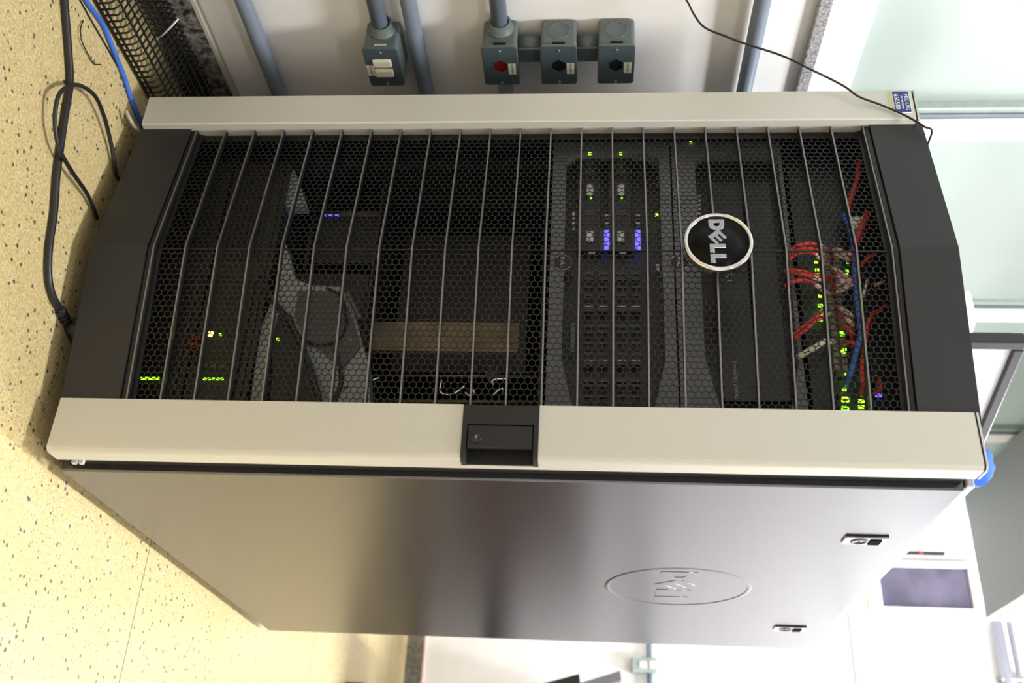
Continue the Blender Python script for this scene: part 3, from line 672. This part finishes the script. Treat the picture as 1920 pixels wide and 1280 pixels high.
# ------------------------------------------------------------------ conduits and outlet boxes on the left wall
XC = XW+.022
def conduit(label, z, y0, y1, r=.0135):
    t = thing('conduit', (XC, (y0+y1)/2, z), label, 'conduit', 'grey wall conduits')
    MB().tube([(XC, y0, z), (XC, y1, z)], r, 16).build('pipe', PIPE, t)
    for y in [v for v in (y0+.12, y1-.10) if y1-y0 > .4]:
        MB().tube([(XC, y, z), (XC, y+.014, z)], r+.0022, 16).build('clamp', PIPE, t)
    return t
conduit('lowest grey conduit just above the skirting', .179, -1.5, 2.2)
conduit('grey conduit passing beside the white switch box', .446, -1.5, 2.0)
conduit('grey conduit running into the white switch box', .392, -1.5, .010)
conduit('grey conduit running into the outlet with the red socket', .588, -1.5, .010)
conduit('dark grey conduit just below the window sill', 1.001, -1.5, 2.4)
def outlet(z0, z1, label, kind):
    t = thing('outlet_box', (XW, .05, z0), label, 'outlet', 'grey wall outlet boxes')
    y0, y1, x1 = .010, .091, -.109
    zc = (z0+z1)/2
    MB().box(XW, x1, y0, y1, z0, z1, .006, 3).build('body', BOXM, t)
    hz = .0155; hcy = .050; X = x1+.0045
    plate('rim', [rrect(y0-.003-hcy, y1+.001-hcy, -.0008-(z1-z0)/2, .0008+(z1-z0)/2, .005), rect(-.024, .024, -.021, .021)], .0045, T(x1+.0022, hcy, zc) @ SIDEM, BOXM, t)
    FM = lambda y, z, x=X: T(x, y, z) @ SIDEM
    o = rrect(y0-.002-hcy, y1-hcy, z0+.001-zc, z1-.001-zc, .004)
    if kind == 'switch':
        hole = rect(-.020, .022, -.018, .016)
        plate('cover', [o, hole], .002, FM(hcy, zc), BOXD, t)
        for yy in (hcy-.011, hcy+.011):
            MB().box(X-.0028, X+.004, yy-.0085, yy+.0085, zc-.017, zc+.015, .003, 2).build('rocker', PLUGW, t)
        MB().box(x1+.0002, X-.003, hcy-.02, hcy+.022, zc-.018, zc+.016).build('switch_base', mat('switch_cream', 'cfc9ae', .5), t)
    else:
        hexa = [(hz*.95*math.cos(math.radians(60*k_)), hz*.82*math.sin(math.radians(60*k_))) for k_ in range(6)]
        plate('cover', [o, hexa], .002, FM(hcy, zc), BOXD, t)
        plate('socket_rim', [[(a*1.12, b_*1.12) for a, b_ in hexa], hexa], .0012, FM(hcy, zc, X+.0010), BOXD, t)
        MB().box(x1+.0002, X-.0028, hcy-.019, hcy+.019, zc-.017, zc+.017).build('socket', REDS if kind == 'red' else DARK, t)
    for yy in (y0+.006, y1-.005):
        MB().lathe([(0, .0016), (.0022, .0012), (.0030, 0), (0, 0)], (X+.001, yy, zc), (1, 0, 0), 14).build('screw', STEEL, t)
    lz = (z0+.006) if kind == 'switch' else (z1-.010)
    lb = plate('sticker', [rect(-.012, .012, -.0062, .0062)], .0004, FM(hcy+.005, lz, X+.0013), LABEL, t)
    text('sticker_text', 'N2U-400-7', .0048, FM(hcy+.005, lz, X+.0017), INK, lb, .0002)
    # round knock-out and slot on the side facing the room door
    if kind in ('dark',):
        MB().lathe([(.0165, 0), (.0165, .0008), (.018, .0008), (.018, 0)], (-.142, y0, zc), (0, -1, 0), 30).build('knockout', BOXM, t)
    else:
        MB().lathe([(.0145, 0), (.0225, 0), (.022, .003), (.0188, .0042), (.0180, .016), (.0145, .016)], (XC, y0, zc), (0, -1, 0), 30).build('conduit_collar', BOXM, t)
    MB().box(-.1165, -.1125, y0-.0014, y0+.002, zc-.010, zc+.010).build('slot', mat('slot_white', 'd9d2c4', .6) if kind == 'switch' else DARK, t)
outlet(.365, .422, 'grey box with two white switches beside the rack', 'switch')
outlet(.560, .617, 'grey outlet box with a red socket, lowest of the three', 'red')
outlet(.655, .713, 'grey outlet box with black socket between two other outlets', 'dark')
outlet(.748, .806, 'grey outlet box with black socket, topmost of the three', 'dark')
for z0, z1, lab in ((.617, .655, 'short grey nipple between red socket and middle outlet'), (.713, .748, 'short grey nipple between middle and topmost outlets')):
    t = thing('conduit_nipple', (-.140, .05, z0), lab, 'conduit', 'grey conduit nipples')
    MB().tube([(-.142, .044, z0+.0005), (-.142, .044, z1-.0005)], .0175, 20).build('pipe', BOXM, t)
    MB().box(-.1255, -.1215, .030, .058, z0+.001, z1-.001).build('flat_rib', BOXD, t)
t = thing('conduit', (XC, .5, .588), 'dark conduit stub leaving the outlet with the red socket', 'conduit', 'grey wall conduits')
MB().tube([(XC, .0915, .588), (XC, 1.6, .588)], .0135, 16).build('pipe', PIPE, t)

# ------------------------------------------------------------------ wire cable tray on the floor
tray = thing('wire_cable_tray', (-.1, 0, 0), 'black wire mesh cable tray lying along the skirting', 'cable tray')
SEC = [(-.046, .0035), (-.0465, .024), (-.052, .031), (-.060, .033), (-.100, .045), (-.148, .058), (-.1515, .050), (-.1515, .0035)]
cross = MB().tube([(x, 0, z) for x, z in SEC], .0016, 6).mesh('cross_wire'); cross.materials.append(WIREK)
ty = -.62
while ty < .42:
    o = link('cross_wire', cross, tray); o.location = (0, ty, 0); o.matrix_parent_inverse = parent_world(tray).inverted(); ty += .0118
for x, z, r in ((-.0455, .004, .0022), (-.0462, .012, .0020), (-.056, .033, .0018), (-.070, .0375, .0016), (-.084, .0415, .0016), (-.098, .0455, .0016), (-.112, .049, .0016), (-.126, .053, .0016), (-.140, .057, .0018), (-.1515, .030, .0016)):
    MB().tube([(x, -.63, z), (x, .43, z)], r, 6).build('long_wire', WIREK, tray)
ct = thing('cable_tie', (-.1, -.03, .05), 'white plastic cable tie sticking up from the wire tray', 'cable tie')
a, b_ = at(296, 74, 0, -.098), at(334, 36, 0, -.092)
MB().tube([a, (a+b_)/2+Vector((0, 0, .001)), b_], .0014, 6).build('strap', PAPER, ct)
MB().box(a.x-.003, a.x+.003, a.y-.003, a.y+.003, a.z-.002, a.z+.003, .0008, 1).build('head', PAPER, ct)

# ------------------------------------------------------------------ cables on the floor
def fcable(name, pts, r, m_, label, zs=None, cat='cable', n=10):
    q = [at(px, py, 2, (zs[i] if zs else r)) for i, (px, py) in enumerate(pts)]
    t = thing(name, (q[len(q)//2].x, q[len(q)//2].y, 0), label, cat)
    MB().tube(smooth(q, 8), r, n).build('cable', m_, t); return t, q
pc, q = fcable('power_cable', [(112, -160), (118, -60), (121, 0), (128, 90), (131, 155), (122, 215), (114, 270), (106, 330), (101, 400), (92, 465), (91, 520), (99, 555), (111, 578)], .0052, CBLACK, 'thick black power cord with ribbed strain relief on the floor')
e = q[-1]; dr = (q[-1]-q[-2]).normalized()
MB().tube([e, e+dr*.006, e+dr*.016, e+dr*.03], [.0058, .0070, .0072, .0062], 12).build('strain_relief', CBLACK, pc)
for i in range(4):
    MB().tube([e+dr*(.002+i*.006), e+dr*(.0045+i*.006)], .0080, 12).build('rib', BLACKD, pc)
MB().tube([e+dr*.026, e+dr*.032, e+dr*.07, e+dr*.08], [.007, .015, .017, .015], 14).build('plug', BLACKD, pc).location.z = .010
fcable('thin_cable_loop', [(232, 345), (219, 330), (212, 290), (205, 255), (194, 215), (178, 180), (152, 161), (131, 161), (112, 175), (104, 205), (104, 245), (114, 285), (137, 325), (160, 358), (172, 382), (182, 410)], .0031, CBLACK, 'thin black cable loop crossing over the thick power cord', [.005, .006, .008, .010, .013, .016, .019, .021, .021, .019, .017, .0155, .013, .010, .007, .005])
fcable('network_cable', [(120, -90), (158, -5), (192, 45), (213, 95), (233, 145), (246, 185), (262, 222), (285, 262)], .0040, CBLUE, 'blue network cable running under the left stile')
fcable('thin_wire', [(112, -60), (144, -10), (172, 40), (200, 88), (228, 138), (240, 160)], .0013, CBLACK, 'very thin black wire lying beside the blue cable')
fcable('wire_scrap', [(156, 38), (151, 55), (153, 76), (164, 100), (176, 119), (189, 121)], .0009, CBLACK, 'small curved scrap of black wire on the floor', [.002, .004, .004, .003, .002, .001], 'wire', 6)
fcable('clear_strap', [(236, 207), (243, 222), (252, 236), (262, 246)], .0030, mat('clear_plastic', 'a7a294', .4), 'short clear plastic strap poking out below left stile', [.012, .016, .020, .023], 'strap')
# thin black lead hanging over the left top corner of the door
pts = [(1240, -60), (1270, -20), (1287, 0), (1303, 30), (1322, 52), (1360, 68), (1400, 83), (1465, 104), (1520, 130), (1580, 160), (1610, 181)]
q = [at(px, py, 1, -.055+.0045*i) for i, (px, py) in enumerate(pts)]
q += [at(1650, 196, 1, -.0045), at(1690, 213, 1, -.0040), at(1722, 230, 1, -.004), at(1734, 238, 1, -.003), Vector((.079, .001, 1.2335)), Vector((.086, .022, 1.2330)), Vector((.10, .07, 1.2305)), Vector((.14, .2, 1.2305))]
wr = thing('antenna_lead', (0, -.01, 1.1), 'thin black lead slung over the top left corner of rack', 'cable')
MB().tube(smooth(q, 8), .0016, 8).build('cable', CBLACK, wr)

# ------------------------------------------------------------------ things on top of the rack and around
pa = thing('paper_sheet', (.14, .34, 1.228), 'curled white paper sheet standing on top of rack', 'paper')
bm = MB(); rows = []
A = [at(1818, 546, 1, .40), at(1826, 556, 1, .40), at(1830, 580, 1, .40), at(1826, 612, 1, .40), at(1820, 628, 1, .40)]
for j in range(7):
    f_ = j/6
    rows.append([bm.bm.verts.new((a_.x+.02*math.sin(f_*2)*(1-f_), a_.y-.06*(1-f_)**2+.01*math.sin(i*1.3), 1.2285+(a_.z-1.2285)*f_)) for i, a_ in enumerate(A)])
for r0, r1 in zip(rows, rows[1:]):
    for i in range(4): bm.bm.faces.new((r0[i], r0[i+1], r1[i+1], r1[i])).smooth = True
so = bm.build('sheet', PAPER, pa); sm_ = so.modifiers.new('thickness', 'SOLIDIFY'); sm_.thickness = .0006
# monitor: left edge near x .17 y .47, running back to the right
TZ = 1.5195
B1, B2 = at(1925, 633, 2, TZ), at(1852, 803, 2, TZ)
dirv = Vector((B2.x-B1.x, B2.y-B1.y, 0)).normalized(); mang = math.atan2(dirv.y, dirv.x)
mo = thing('flat_monitor', (0, 0, 0), 'black framed flat monitor standing on top of the rack', 'monitor')
MM = Matrix.Translation((B1.x, B1.y, 1.2285)) @ Matrix.Rotation(mang, 4, 'Z')
def mpart(name, b_, m_, parent=mo):
    o = b_.build(name, m_, None); o.data.transform(MM); o.parent = parent; return o
MH = TZ-1.2285; MW = .36
# front of the screen looks to the right and towards the camera (local -y)
mpart('frame', MB().box(0, .020, -.012, .014, .03, MH, .003).box(MW-.02, MW, -.012, .014, .03, MH, .003).box(.02, MW-.02, -.012, .014, MH-.02, MH, .003).box(.02, MW-.02, -.012, .014, .03, .06, .003), MONB)
mpart('screen', MB().box(.018, MW-.018, -.004, .004, .055, MH-.018), SCREEN)
mpart('back_shell', MB().box(.012, MW-.012, .012, .03, .04, MH-.01, .006), MONB)
mpart('stand_neck', MB().box(MW/2-.03, MW/2+.03, .02, .04, .006, .12, .004), MONB)
mpart('stand_foot', MB().box(MW/2-.10, MW/2+.10, -.06, .10, .0, .012, .005), MONB)
# wall cabinet high on the window wall
ZC = 2.035
kb = thing('wall_cabinet', (.06, 1.6, ZC), 'white wall cabinet with dark grey underside above the rack', 'cabinet')
c0 = at(1812, 932, 2, ZC); c1 = at(1845, 1163, 2, ZC)
CY1 = (c0.y+c1.y)/2; CX1 = c1.x
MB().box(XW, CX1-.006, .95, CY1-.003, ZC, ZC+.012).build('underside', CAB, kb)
MB().box(CX1-.006, CX1, .95, CY1, ZC, ZC+.62, .002).build('door', CABW, kb)
MB().box(XW, CX1-.006, .95, CY1-.003, ZC+.012, ZC+.61).build('body', CABW, kb)
MB().box(CX1, CX1+.004, CY1-.22, CY1-.02, ZC+.020, ZC+.027).build('door_handle', STEEL, kb)
bc = thing('blue_cloth', (.48, .24, 1.228), 'crumpled blue cloth bundle on top of the rack near its right edge', 'cloth')
cc = at(1856, 893, 1, .24)
hh = cc.z-1.2285
bm = MB().lathe([(0, hh+.006), (.020, hh+.002), (.034, hh*.86), (.036, hh*.6), (.046, hh*.35), (.060, hh*.12), (.058, .002), (0, .001)], (cc.x-.020, .24, 1.2282), (0, 0, 1), 22)
for v in bm.bm.verts:
    if v.co.z > 1.232:
        a_ = math.atan2(v.co.y-.24, v.co.x-cc.x+.020); kf = 1+.16*math.sin(a_*5+v.co.z*60)+.08*math.sin(a_*9-v.co.z*35)
        v.co.x = cc.x-.020+(v.co.x-cc.x+.020)*kf; v.co.y = .24+(v.co.y-.24)*kf; v.co.z += random.uniform(-.003, .003)
bm.build('folds', BLUEC, bc)

# far wall conduit and box
t = thing('conduit', (.9, YF-.02, 1.0), 'pale grey conduit across the far wall', 'conduit', 'grey wall conduits')
MB().tube([(.0, YF-.02, .998), (2.6, YF-.02, .998)], .0125, 14).build('pipe', PIPE, t)
ob = thing('outlet_box', (.31, YF, .93), 'pale grey switch box on the far wall conduit', 'outlet', 'grey wall outlet boxes')
MB().box(.281, .338, YF-.05, YF, .925, 1.03, .005).build('body', mat('pale_box', '9aa6a8', .5), ob)
MB().box(.298, .322, YF-.056, YF-.048, .955, .985, .003).build('rocker', PLUGW, ob); MB().box(.296, .324, YF-.056, YF-.048, .995, 1.02, .003).build('rocker', PLUGW, ob)

# chairs and box beyond the rack
def chair(x, y, ang, m_, label, top, s2):
    c = thing('office_chair', (x, y, 0), label, 'chair', 'chairs beyond the rack')
    M = Matrix.Translation((x, y, 0)) @ Matrix.Rotation(ang, 4, 'Z')
    def cp(name, b2, mm):
        o = b2.build(name, mm, None); o.data.transform(M); o.parent = c; o.matrix_parent_inverse = parent_world(c).inverted(); return o
    cp('seat', MB().box(-.22, .22, -.22, .22, .42, .48, .02, 3), m_)
    bk = MB().prism([(-.20, .52), (-.22, top), (-.185, top+.005), (-.165, .52)], lambda u, v, d: (u-(v-.5)*s2, d, v), -.21, .21)
    cp('backrest', bk, m_)
    for sy in (-1, 1):
        cp('back_post', MB().tube([(-.19, sy*.15, .44), (-.215, sy*.15, .55)], .012, 8), CHAIRK)
        for sx in (-1, 1):
            cp('leg', MB().tube([(sx*.18, sy*.18, .43), (sx*.20, sy*.20, 0)], .012, 8), CHAIRK)
    return c
chair(.79, 2.15, math.radians(0), CHAIRK, 'black chair, nearer of two at the edge of view', .72, .20)
chair(.75, 2.62, math.radians(0), CHAIRG, 'grey chair standing behind the black one', .86, .28)
bx = thing('cardboard_box', (.68, 1.98, 0), 'flat brown cardboard box on the floor', 'box')
MB().box(.57, .70, 1.97, 2.3, .0, .06, .002).build('carton', BROWN, bx); MB().box(.57, .70, 2.08, 2.10, .0601, .0606).build('tape', mat('tape', 'a58a5e', .5), bx)
dk = thing('desk', (1.9, 2.5, 0), 'unseen reddish wooden desk added for the side panel reflection', 'desk')  # added out of view so the side panel reflects something dark and reddish
MB().box(1.12, 2.6, 2.1, 2.75, .72, .75, .003).build('top', WOODR, dk); MB().box(1.14, 1.17, 2.12, 2.73, 0, .72).build('side', WOODR, dk); MB().box(2.55, 2.58, 2.12, 2.73, 0, .72).build('side', WOODR, dk); MB().box(1.17, 2.55, 2.30, 2.32, .25, .72).build('back', WOODR, dk)
